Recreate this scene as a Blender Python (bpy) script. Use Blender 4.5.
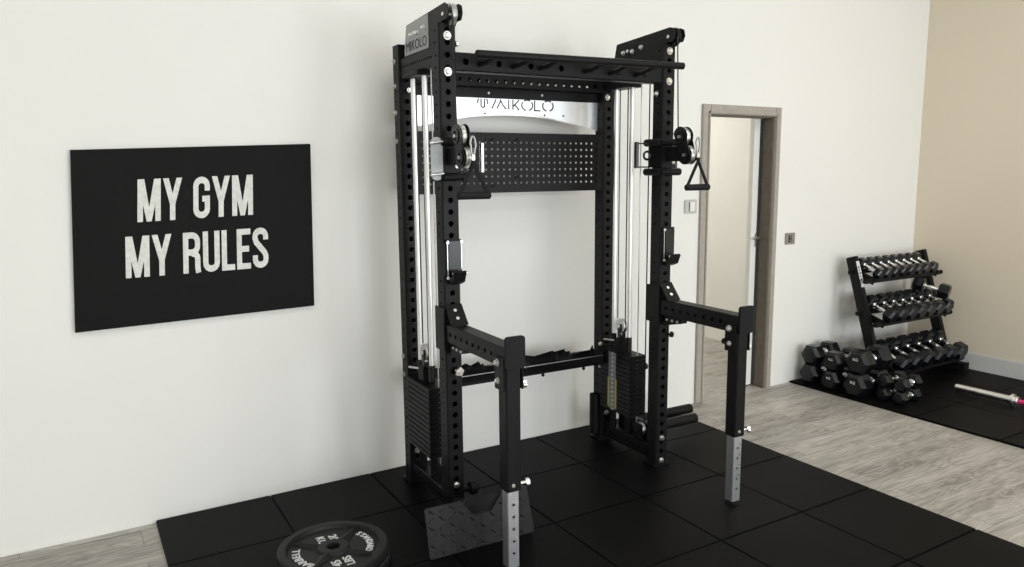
import bpy, bmesh, math, random
from math import sin, cos, pi, radians as R
from mathutils import Vector, Matrix
random.seed(4)
for o in list(bpy.data.objects): bpy.data.objects.remove(o)
scn = bpy.context.scene
col = scn.collection

# ------------------------------------------------------------------ camera
F, PITCH, YAW, ROLL = 749.266, 0.148002, 0.534347, -0.009423
cam = bpy.data.objects.new('camera', bpy.data.cameras.new('camera'))
col.objects.link(cam)
cam.data.sensor_width = 36.0
cam.data.lens = F * 36.0 / 1024.0
cam.data.clip_start = 0.05
fw = Vector((sin(YAW) * cos(PITCH), cos(YAW) * cos(PITCH), -sin(PITCH)))
rt = Vector((cos(YAW), -sin(YAW), 0)); up = rt.cross(fw)
r2 = rt * cos(ROLL) + up * sin(ROLL); u2 = -rt * sin(ROLL) + up * cos(ROLL)
m3 = Matrix((r2, u2, -fw)).transposed().to_4x4()
m3.translation = Vector((-1.42119, -2.94220, 1.57359))
cam.matrix_world = m3
scn.camera = cam

# ------------------------------------------------------------------ light and exposure
scn.view_settings.view_transform = 'Standard'
scn.view_settings.look = 'None'
scn.view_settings.gamma = 1.0
scn.view_settings.use_curve_mapping = False
scn.view_settings.exposure = 0.0
w = bpy.data.worlds.new('daylight'); scn.world = w
w.use_nodes = True
w.node_tree.nodes['Background'].inputs[0].default_value = (0.80, 0.90, 1.0, 1)
w.node_tree.nodes['Background'].inputs[1].default_value = 1.0

def area(name, loc, direction, sx, sy, power, color, spread=180):
    l = bpy.data.lights.new(name, 'AREA'); l.shape = 'RECTANGLE'
    l.size = sx; l.size_y = sy; l.energy = power; l.color = color; l.spread = R(spread)
    o = bpy.data.objects.new(name, l); col.objects.link(o); o.location = loc
    o.rotation_euler = Vector(direction).to_track_quat('-Z', 'Y').to_euler()
    return o

YW, XR, XL, YF, CH = 0.71, 4.633, -4.6, -6.6, 3.55      # wall planes and ceiling height
WINS = [(-3.6, -1.6), (-0.6, 1.6), (2.4, 4.4)]          # unseen windows behind camera; right one read from shadows, others added for fill
for (a, b), p in zip(WINS, (63, 154, 134)):
    area('window_daylight', ((a + b) / 2, YF - 0.3, 1.42), (0, 1, 0.0), b - a, 2.3, p, (0.91, 0.96, 1.0))
PANELS = [(-2.6, -1.3), (0.2, -1.3), (3.0, -1.3), (-2.6, -4.2), (0.2, -4.2), (3.0, -4.2)]  # unseen ceiling panels, added to light the room
for x, y in PANELS:
    area('added_panel_light', (x, y, CH - 0.045), (0, 0, -1), 1.1, 0.5, 3.5, (1.0, 0.97, 0.90))
area('added_corridor_light', (2.5, 2.9, 2.58), (0, 0, -1), 1.6, 2.2, 46, (1.0, 0.985, 0.94))  # unseen lamp added so the corridor is lit

# ------------------------------------------------------------------ materials
def mat(name, c, rough=0.5, metal=0.0, spec=0.5, noise=0.0, nscale=20, bump=0.0, bscale=200, emit=None, rvar=0.0):
    m = bpy.data.materials.new(name); m.use_nodes = True
    nt = m.node_tree; b = nt.nodes['Principled BSDF']
    b.inputs['Base Color'].default_value = (*c, 1); b.inputs['Roughness'].default_value = rough
    b.inputs['Metallic'].default_value = metal; b.inputs['Specular IOR Level'].default_value = spec
    tc = nt.nodes.new('ShaderNodeTexCoord')
    if noise or rvar:
        n = nt.nodes.new('ShaderNodeTexNoise'); n.inputs['Scale'].default_value = nscale; n.inputs['Detail'].default_value = 5
        nt.links.new(tc.outputs['Object'], n.inputs['Vector'])
        if noise:
            r = nt.nodes.new('ShaderNodeValToRGB')
            r.color_ramp.elements[0].position = 0.3; r.color_ramp.elements[1].position = 0.7
            r.color_ramp.elements[0].color = (*[x * (1 - noise) for x in c], 1)
            r.color_ramp.elements[1].color = (*[min(1, x * (1 + noise)) for x in c], 1)
            nt.links.new(n.outputs['Fac'], r.inputs['Fac']); nt.links.new(r.outputs['Color'], b.inputs['Base Color'])
        if rvar:
            mr = nt.nodes.new('ShaderNodeMapRange'); mr.inputs['To Min'].default_value = rough - rvar; mr.inputs['To Max'].default_value = rough + rvar
            nt.links.new(n.outputs['Fac'], mr.inputs['Value']); nt.links.new(mr.outputs['Result'], b.inputs['Roughness'])
    if bump:
        n2 = nt.nodes.new('ShaderNodeTexNoise'); n2.inputs['Scale'].default_value = bscale
        nt.links.new(tc.outputs['Object'], n2.inputs['Vector'])
        bp = nt.nodes.new('ShaderNodeBump'); bp.inputs['Strength'].default_value = bump; bp.inputs['Distance'].default_value = 0.002
        nt.links.new(n2.outputs['Fac'], bp.inputs['Height']); nt.links.new(bp.outputs['Normal'], b.inputs['Normal'])
    if emit:
        b.inputs['Emission Color'].default_value = (*c, 1); b.inputs['Emission Strength'].default_value = emit
    return m

M = dict(
    wall=mat('white_wall_paint', (0.79, 0.777, 0.735), 0.85, noise=0.012, nscale=1.2, bump=0.08, bscale=90),
    tan=mat('beige_wall_paint', (0.755, 0.665, 0.525), 0.85, noise=0.012, nscale=1.2, bump=0.08, bscale=90),
    corridor=mat('corridor_paint', (0.80, 0.79, 0.735), 0.85, noise=0.02, nscale=2),
    ceil=mat('ceiling_paint', (0.82, 0.81, 0.78), 0.9, noise=0.01),
    base=mat('grey_baseboard_paint', (0.62, 0.61, 0.59), 0.5, noise=0.03, nscale=6),
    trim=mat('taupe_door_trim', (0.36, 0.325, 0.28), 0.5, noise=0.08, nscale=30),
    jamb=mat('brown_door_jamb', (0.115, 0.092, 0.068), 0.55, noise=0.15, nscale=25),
    door=mat('white_door_paint', (0.78, 0.77, 0.72), 0.45, noise=0.01),
    dark_fill=mat('dark_gap_and_insert', (0.03, 0.032, 0.035), 0.5),
    black=mat('black_powder_coat', (0.0070, 0.0070, 0.0070), 0.42, spec=0.15, noise=0.1, nscale=60, bump=0.1, bscale=500),
    blackg=mat('glossy_black_plastic', (0.006, 0.006, 0.006), 0.25, spec=0.4, noise=0.1, nscale=40),
    hole=mat('dark_etched_mark', (0.004, 0.004, 0.004), 0.7, noise=0.1),
    rub=mat('black_rubber', (0.0065, 0.0065, 0.007), 0.55, spec=0.15, noise=0.12, nscale=80, bump=0.1, bscale=400),
    hex=mat('black_rubber_hex_head', (0.0045, 0.0055, 0.007), 0.22, spec=0.36, noise=0.12, nscale=80),
    mat=mat('black_rubber_mat', (0.0028, 0.0028, 0.0028), 0.5, spec=0.075, noise=0.22, nscale=3.2, bump=0.25, bscale=420, rvar=0.06),
    chrome=mat('polished_chrome', (0.86, 0.86, 0.86), 0.14, 1.0, noise=0.03, nscale=30),
    steel=mat('brushed_steel', (0.62, 0.62, 0.61), 0.34, 1.0, noise=0.06, nscale=60),
    legsteel=mat('bright_leg_steel', (0.74, 0.75, 0.77), 0.34, 0.9, noise=0.05, nscale=40),
    zinc=mat('bright_zinc', (0.80, 0.79, 0.76), 0.28, 1.0, noise=0.08, nscale=90),
    rod=mat('chrome_guide_rod', (0.92, 0.92, 0.92), 0.38, 1.0, noise=0.01, nscale=2),
    plate=mat('polished_steel_sheet', (0.74, 0.75, 0.76), 0.42, 1.0, noise=0.02, nscale=4),
    silver=mat('silver_paint', (0.33, 0.34, 0.34), 0.45, 0.3, noise=0.04, nscale=40),
    iron=mat('dark_grey_cast_iron', (0.0125, 0.0125, 0.012), 0.45, spec=0.2, noise=0.12, nscale=120, bump=0.15, bscale=300),
    white=mat('white_print', (0.72, 0.72, 0.70), 0.6, noise=0.06, nscale=60),
    worn=mat('worn_white_print', (0.66, 0.66, 0.61), 0.7, noise=0.12, nscale=45),
    sign=mat('matte_black_sign', (0.0085, 0.0085, 0.0078), 0.6, spec=0.08, noise=0.06, nscale=20),
    pink=mat('pink_grip', (0.72, 0.03, 0.16), 0.5, noise=0.15, nscale=200),
    grey=mat('light_grey_plastic', (0.50, 0.50, 0.46), 0.4, noise=0.03),
    greyd=mat('grey_metal_plate', (0.33, 0.33, 0.32), 0.35, 0.6, noise=0.05),
    yellow=mat('yellow_print', (0.55, 0.38, 0.02), 0.6, noise=0.1),
    stick=mat('grey_decal', (0.16, 0.18, 0.18), 0.6, noise=0.7, nscale=110),
    tread=mat('dark_tread_plate', (0.013, 0.013, 0.0125), 0.38, spec=0.35, noise=0.1, nscale=60),
    strap=mat('black_webbing', (0.008, 0.008, 0.008), 0.8, spec=0.2, noise=0.2, nscale=200),
    foam=mat('black_foam_grip', (0.008, 0.008, 0.008), 0.7, spec=0.2, noise=0.15, nscale=150),
    lamp=mat('lit_diffuser', (1.0, 0.97, 0.92), 0.5, emit=4.0),  # glow of the added ceiling panels
)

def floor_mat():
    m = bpy.data.materials.new('grey_oak_laminate'); m.use_nodes = True
    nt = m.node_tree; L = nt.links; N = nt.nodes.new; b = nt.nodes['Principled BSDF']
    tc = N('ShaderNodeTexCoord')
    br = N('ShaderNodeTexBrick'); br.offset = 0.37; br.inputs['Scale'].default_value = 1.0
    br.inputs['Brick Width'].default_value = 1.25; br.inputs['Row Height'].default_value = 0.165
    br.inputs['Mortar Size'].default_value = 0.0012; br.inputs['Mortar Smooth'].default_value = 0.2
    br.inputs['Color1'].default_value = (0.0, 0.0, 0.0, 1); br.inputs['Color2'].default_value = (1, 1, 1, 1)
    br.inputs['Mortar'].default_value = (0.5, 0.5, 0.5, 1)
    L.new(tc.outputs['Object'], br.inputs['Vector'])
    # every plank shifts the grain by its own amount
    add = N('ShaderNodeVectorMath'); add.operation = 'MULTIPLY_ADD'
    add.inputs[1].default_value = (3.7, 9.1, 0); L.new(br.outputs['Color'], add.inputs[0]); L.new(tc.outputs['Object'], add.inputs[2])
    mp = N('ShaderNodeMapping'); mp.inputs['Scale'].default_value = (1.1, 9.0, 1); L.new(add.outputs[0], mp.inputs['Vector'])
    n1 = N('ShaderNodeTexNoise'); n1.inputs['Scale'].default_value = 1.6; n1.inputs['Detail'].default_value = 3; n1.inputs['Distortion'].default_value = 0.8
    L.new(mp.outputs[0], n1.inputs['Vector'])
    # cathedral rings: bands of the stretched noise
    mu = N('ShaderNodeMath'); mu.operation = 'MULTIPLY'; mu.inputs[1].default_value = 52.0; L.new(n1.outputs['Fac'], mu.inputs[0])
    sn = N('ShaderNodeMath'); sn.operation = 'SINE'; L.new(mu.outputs[0], sn.inputs[0])
    mp2 = N('ShaderNodeMapping'); mp2.inputs['Scale'].default_value = (3.0, 75.0, 1); L.new(add.outputs[0], mp2.inputs['Vector'])
    n2 = N('ShaderNodeTexNoise'); n2.inputs['Scale'].default_value = 1.5; n2.inputs['Detail'].default_value = 6; L.new(mp2.outputs[0], n2.inputs['Vector'])
    mp3 = N('ShaderNodeMapping'); mp3.inputs['Scale'].default_value = (0.8, 5.0, 1); L.new(add.outputs[0], mp3.inputs['Vector'])
    n3 = N('ShaderNodeTexNoise'); n3.inputs['Scale'].default_value = 2.0; n3.inputs['Detail'].default_value = 2; L.new(mp3.outputs[0], n3.inputs['Vector'])
    def madd(src, k, prev=None):
        q = N('ShaderNodeMath'); q.operation = 'MULTIPLY_ADD'; q.inputs[1].default_value = k
        L.new(src, q.inputs[0])
        if prev is None: q.inputs[2].default_value = 0
        else: L.new(prev, q.inputs[2])
        return q.outputs[0]
    v = madd(sn.outputs[0], 0.085)
    v = madd(n2.outputs['Fac'], 0.42, v)
    v = madd(n3.outputs['Fac'], 0.55, v)
    v = madd(br.outputs['Color'], 0.10, v)
    rp = N('ShaderNodeValToRGB'); e = rp.color_ramp.elements
    e[0].position = 0.28; e[0].color = (0.165, 0.150, 0.130, 1)
    e[1].position = 0.78; e[1].color = (0.53, 0.50, 0.45, 1)
    k = e.new(0.52); k.color = (0.35, 0.326, 0.29, 1)
    L.new(v, rp.inputs['Fac'])
    mx = N('ShaderNodeMix'); mx.data_type = 'RGBA'; mx.inputs[7].default_value = (0.12, 0.11, 0.10, 1)
    L.new(br.outputs['Fac'], mx.inputs[0]); L.new(rp.outputs['Color'], mx.inputs[6]); L.new(mx.outputs[2], b.inputs['Base Color'])
    b.inputs['Roughness'].default_value = 0.42; b.inputs['Specular IOR Level'].default_value = 0.4
    bp = N('ShaderNodeBump'); bp.inputs['Strength'].default_value = 0.12; bp.inputs['Distance'].default_value = 0.001
    L.new(v, bp.inputs['Height']); L.new(bp.outputs['Normal'], b.inputs['Normal'])
    return m
M['floor'] = floor_mat()

# ------------------------------------------------------------------ mesh helpers
class MB:
    """collects shapes; build() links them as ONE mesh object"""
    def __init__(s): s.v = []; s.f = []; s.sm = []
    def add(s, vs, fs, smooth=False):
        n = len(s.v); s.v += [tuple(v) for v in vs]
        for f in fs: s.f.append([i + n for i in f]); s.sm.append(smooth)
        return s
    def box(s, x0, x1, y0, y1, z0, z1, c=0.0):
        x0, x1 = min(x0, x1), max(x0, x1); y0, y1 = min(y0, y1), max(y0, y1); z0, z1 = min(z0, z1), max(z0, z1)
        if not c:
            v = [(x, y, z) for x in (x0, x1) for y in (y0, y1) for z in (z0, z1)]
            return s.add(v, [(0, 1, 3, 2), (4, 6, 7, 5), (0, 4, 5, 1), (2, 3, 7, 6), (0, 2, 6, 4), (1, 5, 7, 3)])
        bm = bmesh.new(); bmesh.ops.create_cube(bm, size=1)
        bmesh.ops.scale(bm, vec=(x1 - x0, y1 - y0, z1 - z0), verts=bm.verts)
        bmesh.ops.translate(bm, vec=((x0 + x1) / 2, (y0 + y1) / 2, (z0 + z1) / 2), verts=bm.verts)
        c = min(c, (x1 - x0) * .45, (y1 - y0) * .45, (z1 - z0) * .45)
        bmesh.ops.bevel(bm, geom=bm.edges[:], offset=c, segments=2, affect='EDGES')
        return s.bm(bm)
    def bm(s, bm, mtx=None):
        bm.verts.index_update()
        vs = [(mtx @ v.co if mtx else v.co.copy()) for v in bm.verts]
        s.add(vs, [[v.index for v in f.verts] for f in bm.faces]); bm.free(); return s
    def bar(s, p, q, wx, wy, upv=(0, 0, 1), c=0.0):
        """rectangular bar from p to q; wx sideways, wy along up"""
        p, q = Vector(p), Vector(q); d = (q - p).normalized(); u = Vector(upv)
        if abs(d.dot(u)) > .98: u = Vector((0, 1, 0))
        r = d.cross(u).normalized(); u = r.cross(d)
        t = MB(); t.box(-wx / 2, wx / 2, 0, (q - p).length, -wy / 2, wy / 2, c)
        return s.add([p + r * v[0] + d * v[1] + u * v[2] for v in t.v], t.f)
    def tube(s, pts, r, n=14, smooth=True, caps=True):
        """round tube along a polyline; r a number or one radius per point"""
        pts = [Vector(p) for p in pts]; rs = r if isinstance(r, (list, tuple)) else [r] * len(pts)
        vs = []; prev = None
        for i, p in enumerate(pts):
            a = pts[i] - pts[i - 1] if i else pts[1] - pts[0]
            b = pts[i + 1] - pts[i] if i < len(pts) - 1 else a
            t = (a.normalized() + b.normalized())
            t = t.normalized() if t.length > 1e-6 else a.normalized()
            if prev is None:
                u = t.orthogonal().normalized()
            else:
                u = (prev - t * prev.dot(t)); u = u.normalized() if u.length > 1e-6 else t.orthogonal().normalized()
            prev = u; w_ = t.cross(u)
            for k in range(n): vs.append(p + (u * cos(2 * pi * k / n) + w_ * sin(2 * pi * k / n)) * rs[i])
        fs = [(i * n + k, i * n + (k + 1) % n, (i + 1) * n + (k + 1) % n, (i + 1) * n + k) for i in range(len(pts) - 1) for k in range(n)]
        s.add(vs, fs, smooth)
        if caps:
            s.add(vs[:n], [list(range(n))[::-1]]); s.add(vs[-n:], [list(range(n))])
        return s
    def cyl(s, p, q, r, n=20, c=0.0):
        p, q = Vector(p), Vector(q)
        if c:
            d = (q - p).normalized() * c
            return s.lathe(p, q - p, [(0, r - c), (c, r), ((q - p).length - c, r), ((q - p).length, r - c)], n)
        return s.lathe(p, q - p, [(0, r), ((q - p).length, r)], n)
    def lathe(s, p, axis, prof, n=24, ang0=0.0, closed=False, smooth=None):
        """prof: (distance along axis, radius); hard edges between segments, smooth around"""
        p = Vector(p); d = Vector(axis).normalized()
        u = (Vector((0, 0, 1)) if abs(d.z) < .9 else Vector((0, 1, 0))); u = (u - d * u.dot(d)).normalized(); w_ = d.cross(u)
        sm = (n > 8) if smooth is None else smooth
        ring = lambda t, r: [p + d * t + (u * cos(2 * pi * k / n + ang0) + w_ * sin(2 * pi * k / n + ang0)) * r for k in range(n)]
        pr = list(prof) + ([prof[0]] if closed else [])
        for (t0, r0), (t1, r1) in zip(pr, pr[1:]):
            s.add(ring(t0, r0) + ring(t1, r1), [(k, (k + 1) % n, n + (k + 1) % n, n + k) for k in range(n)], sm)
        if not closed:
            if prof[0][1] > 1e-5: s.add(ring(*prof[0]), [list(range(n))[::-1]])
            if prof[-1][1] > 1e-5: s.add(ring(*prof[-1]), [list(range(n))])
        return s
    def prism(s, poly, o, U, V, N_):
        """polygon (u,v) in plane U,V at o, extruded along N_"""
        o, U, V, N_ = Vector(o), Vector(U), Vector(V), Vector(N_); n = len(poly)
        a = [o + U * x + V * y for x, y in poly]; b = [q + N_ for q in a]
        bm = bmesh.new()
        va = [bm.verts.new(q) for q in a]; vb = [bm.verts.new(q) for q in b]
        bm.faces.new(va); bm.faces.new(vb[::-1])
        for k in range(n): bm.faces.new((va[k], vb[k], vb[(k + 1) % n], va[(k + 1) % n]))
        bmesh.ops.triangulate(bm, faces=[f for f in bm.faces if len(f.verts) > 4])
        return s.bm(bm)
    def perf(s, o, U, V, N_, ub, vb, cells, r, depth, n=16):
        """sheet in plane U,V split at ub x vb; cells (i,j) carry a round hole of radius r, lined to depth along -N_"""
        o, U, V, N_ = Vector(o), Vector(U).normalized(), Vector(V).normalized(), Vector(N_).normalized()
        P = lambda u, v, d=0: o + U * u + V * v - N_ * d
        for i in range(len(ub) - 1):
            for j in range(len(vb) - 1):
                u0, u1, v0, v1 = ub[i], ub[i + 1], vb[j], vb[j + 1]
                if (i, j) not in cells:
                    s.add([P(u0, v0), P(u1, v0), P(u1, v1), P(u0, v1)], [(0, 1, 2, 3)]); continue
                cu, cv = (u0 + u1) / 2, (v0 + v1) / 2; hu, hv = (u1 - u0) / 2, (v1 - v0) / 2
                out = []; inn = []; dp = []
                for k in range(n):
                    a = 2 * pi * k / n + pi / 4; x, y = cos(a), sin(a); q = max(abs(x), abs(y))
                    out.append(P(cu + x / q * hu, cv + y / q * hv)); inn.append(P(cu + x * r, cv + y * r)); dp.append(P(cu + x * r, cv + y * r, depth))
                s.add(out + inn + dp, [(k, (k + 1) % n, n + (k + 1) % n, n + k) for k in range(n)] + [(n + k, n + (k + 1) % n, 2 * n + (k + 1) % n, 2 * n + k) for k in range(n)])
        return s
    def build(s, name, m, parent=None):
        me = bpy.data.meshes.new(name); me.from_pydata([tuple(v) for v in s.v], [], s.f)
        me.polygons.foreach_set('use_smooth', s.sm)
        me.materials.append(M[m] if isinstance(m, str) else m); me.update()
        o = bpy.data.objects.new(name, me); col.objects.link(o)
        if parent: o.parent = parent
        return o

def htube(mb, p, L, axis, wa, wb, holes_a, holes_b, ra, rb=None, c=0.005, pitch=0.0508, z0=0.0315, wall=0.004):
    """square tube with rows of round holes. starts at p (centre of the end), length L along axis ('x','y','z');
    cross axes A,B with widths wa,wb; faces +-A carry holes of radius ra when holes_a, +-B radius rb"""
    AX = {'x': ((1, 0, 0), (0, 1, 0), (0, 0, 1)), 'y': ((0, 1, 0), (1, 0, 0), (0, 0, 1)), 'z': ((0, 0, 1), (1, 0, 0), (0, 1, 0))}[axis]
    D, A, B = [Vector(q) for q in AX]; p = Vector(p); rb = rb or ra
    cells = []; k = 0
    while True:
        zc = z0 + k * pitch
        if zc + pitch / 2 > L: break
        if zc - min(pitch, .05) / 2 >= -1e-6: cells.append(zc)
        k += 1
    def face(N_, W, V, half, wide, on, r):
        vb = [0.0]; idx = set(); s_ = min(pitch, wide - 2 * c, 0.05)
        for zc in cells:
            lo, hi = zc - s_ / 2, zc + s_ / 2
            if lo > vb[-1] + 1e-5: vb.append(lo)
            elif lo < vb[-1] - 1e-5: continue
            idx.add(len(vb) - 1); vb.append(hi)
        if vb[-1] < L - 1e-5: vb.append(L)
        m_ = wide / 2 - c; ub = [-m_, -s_ / 2, s_ / 2, m_]
        if m_ - s_ / 2 < 1e-4: ub = [-m_, m_]; ci = 0
        else: ci = 1
        if not on: idx = set()
        mb.perf(p + N_ * half, W, D, N_, ub, vb, {(ci, j) for j in idx}, r, wall, n=16)
    for sgn in (1, -1):
        face(A * sgn, B, D, wa / 2, wb, holes_a, ra)
        face(B * sgn, A, D, wb / 2, wa, holes_b, rb)
    for sa in (1, -1):
        for sb in (1, -1):
            q1 = A * sa * (wa / 2) + B * sb * (wb / 2 - c); q2 = A * sa * (wa / 2 - c) + B * sb * (wb / 2)
            mb.add([p + q1, p + q2, p + q2 + D * L, p + q1 + D * L], [(0, 1, 2, 3)])
    return mb

def captop(mb, x, y, z, wx, wy, h=0.004):
    mb.box(x - wx / 2, x + wx / 2, y - wy / 2, y + wy / 2, z, z + h)

def thing(name, label, cat, loc=(0, 0, 0), rz=0.0, group=None):
    o = bpy.data.objects.new(name, None); col.objects.link(o); o.empty_display_size = 0.1
    o.location = loc; o.rotation_euler = (0, 0, rz); o['label'] = label; o['category'] = cat
    if group: o['group'] = group
    return o
def tag(o, label, cat, group=None):
    o['label'] = label; o['category'] = cat
    if group: o['group'] = group
    return o
def struct(o): o['kind'] = 'structure'; return o
def dup(root, loc=None, rz=None, label=None):
    r = root.copy(); col.objects.link(r)
    if loc is not None: r.location = loc
    if rz is not None: r.rotation_euler = (0, 0, rz)
    if label: r['label'] = label
    for ch in list(root.children):
        c = ch.copy(); col.objects.link(c); c.parent = r
        for g in list(ch.children):
            d = g.copy(); col.objects.link(d); d.parent = c
    return r

def text(body, size, name, m, parent, o, U, V, thick=0.0008, align='CENTER', squeeze=1.0, spacing=1.0, bold=0.0):
    """built-in font, filled letters in plane U (reading) x V (up), turned into a mesh"""
    cu = bpy.data.curves.new('lettering', 'FONT'); cu.body = body; cu.size = size; cu.align_x = align; cu.align_y = 'CENTER'
    cu.resolution_u = 3; cu.extrude = thick; cu.offset = bold; cu.space_character = spacing
    t = bpy.data.objects.new('lettering', cu); col.objects.link(t)
    dg = bpy.context.evaluated_depsgraph_get(); dg.update()
    me = bpy.data.meshes.new_from_object(t.evaluated_get(dg)); bpy.data.objects.remove(t)
    U, V, o = Vector(U).normalized(), Vector(V).normalized(), Vector(o); N_ = U.cross(V)
    for v in me.vertices: v.co = o + U * v.co.x * squeeze + V * v.co.y + N_ * v.co.z
    me.materials.clear(); me.materials.append(M[m])
    ob = bpy.data.objects.new(name, me); col.objects.link(ob)
    if parent: ob.parent = parent
    return ob
ORD = ['first', 'second', 'third', 'fourth', 'fifth', 'sixth', 'seventh', 'eighth', 'ninth']

# ------------------------------------------------------------------ room shell
FZ = -0.014
struct(MB().box(XL - .2, XR + 1.6, YF - .2, 6.0, FZ - .1, FZ).build('floor', 'floor'))
DX0, DX1, DZ, WT = 2.25, 2.875, 1.936, 0.085
wb = MB().box(XL, DX0, YW, YW + WT, FZ, CH).box(DX1, XR + .1, YW, YW + WT, FZ, CH).box(DX0, DX1, YW, YW + WT, DZ, CH)
struct(wb.build('wall_back', 'wall'))
struct(MB().box(XR, XR + .1, YF, YW, FZ, CH).build('wall_right', 'tan'))
struct(MB().box(XL - .1, XL, YF, YW, FZ, CH).build('wall_left', 'wall'))
wf = MB(); xs = [XL - .1] + [q for ab in WINS for q in ab] + [XR + .1]
for i in range(0, len(xs), 2): wf.box(xs[i], xs[i + 1], YF - .2, YF, FZ, CH)
for a, b in WINS: wf.box(a, b, YF - .2, YF, FZ, .25).box(a, b, YF - .2, YF, 2.7, CH)
struct(wf.build('wall_front', 'wall'))
struct(MB().box(XL - .1, XR + .1, YF - .2, YW + WT, CH, CH + .1).build('ceiling', 'ceil'))
for i, (a, b) in enumerate(WINS):
    f_ = MB().box(a, a + .05, YF - .12, YF - .06, .25, 2.7).box(b - .05, b, YF - .12, YF - .06, .25, 2.7)
    f_.box(a + .05, b - .05, YF - .12, YF - .06, .25, .30).box(a + .05, b - .05, YF - .12, YF - .06, 2.65, 2.7).box((a + b) / 2 - .025, (a + b) / 2 + .025, YF - .12, YF - .06, .30, 2.65)
    struct(f_.build('window_%d' % (i + 1), 'door'))  # frames of the unseen windows
for x, y in PANELS:
    p_ = thing('added_ceiling_light', 'added unseen flat rectangular ceiling light panel in the %s row, %s' % ('near' if y > -2 else 'rear', 'left' if x < -1 else 'middle' if x < 1 else 'right'), 'ceiling light', (x, y, CH))
    MB().box(-.6, .6, -.3, .3, -.03, 0, .004).build('frame', 'door', p_)
    MB().box(-.55, .55, -.25, .25, -.034, -.03).build('diffuser', 'lamp', p_)
bb = MB().box(XR - .014, XR, YF, YW, FZ, .118).box(XR - .008, XR, YF, YW, .118, .128)
struct(bb.build('baseboard_right', 'base'))
struct(MB().box(XL, -1.2, YW - .004, YW, FZ, -.006).build('baseboard_back', 'wall'))
# corridor beyond the doorway
CX = 3.76
struct(MB().box(CX, CX + .1, YW + WT, 5.4, FZ, 2.62).box(1.35, CX, 5.3, 5.4, FZ, 2.62).box(1.25, 1.35, YW + WT, 5.4, FZ, 2.62).build('wall_corridor', 'corridor'))
struct(MB().box(1.25, CX + .1, YW + WT, 5.4, 2.62, 2.7).build('ceiling_corridor', 'ceil'))
# door casing, jamb and the sliding door leaf pushed back behind the wall
tr = MB()
for x0, x1, z0, z1 in ((2.183, DX0, FZ, 1.998), (DX1, 2.932, FZ, 1.998), (DX0, DX1, DZ, 1.998)):
    tr.box(x0, x1, YW - .018, YW, z0, z1, .003)
tr.box(DX0 - .018, DX0 - .004, YW - .026, YW - .018, FZ, 1.955, .002).box(DX1 + .004, DX1 + .018, YW - .026, YW - .018, FZ, 1.955, .002).box(DX0 - .018, DX1 + .018, YW - .026, YW - .018, DZ + .004, DZ + .018, .002)
struct(tr.build('trim_1', 'trim'))
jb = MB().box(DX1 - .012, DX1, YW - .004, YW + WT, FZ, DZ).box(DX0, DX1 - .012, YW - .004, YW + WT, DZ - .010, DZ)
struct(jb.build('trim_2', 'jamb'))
struct(MB().box(DX0, DX0 + .012, YW - .004, YW + WT, FZ, DZ - .01).build('trim_3', 'trim'))
dy = YW + WT
door = struct(MB().box(2.795, 3.55, dy + .012, dy + .052, FZ + .008, 2.0, .002).build('door_1', 'door'))
MB().box(2.850, 2.8625, dy, dy + .011, FZ + .01, DZ - .012).build('door_gap_strip', 'dark_fill', door)  # dark strip painting the shaded gap between leaf and jamb
hd = MB().cyl((2.848, dy + .012, 1.085), (2.848, dy - .03, 1.085), .009, 14).tube([(2.848, dy - .028, 1.085), (2.835, dy - .034, 1.085), (2.77, dy - .034, 1.085)], .0075, 10)
hd.box(2.833, 2.863, dy + .006, dy + .012, 1.02, 1.12, .002)
hd.build('door_handle', 'steel', door)

# rocker switch and key-switch plate on the back wall
sw = thing('light_switch', 'pale rocker switch plate on the wall left of the door frame', 'light switch', (2.104, YW, 1.337))
MB().box(-.055, .055, -.009, 0, -.046, .046, .004).build('plate', 'grey', sw)
MB().box(-.012, .030, -.015, -.009, -.030, .030, .002).build('rocker', 'door', sw)
MB().box(-.018, -.0125, -.0105, -.009, -.030, .030).build('gap', 'dark_fill', sw)
sw = thing('wall_socket', 'small grey metal wall socket between door and dumbbell rack', 'wall socket', (3.091, YW, 1.074))
MB().box(-.052, .052, -.008, 0, -.042, .042, .003).build('plate', 'greyd', sw)
MB().box(-.020, .014, -.0105, -.008, -.024, .024, .002).build('socket_insert', 'dark_fill', sw)
MB().cyl((-.003, -.0105, .012), (-.003, -.014, .012), .006, 12).cyl((-.003, -.0105, -.012), (-.003, -.014, -.012), .006, 12).build('contact', 'steel', sw)

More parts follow.
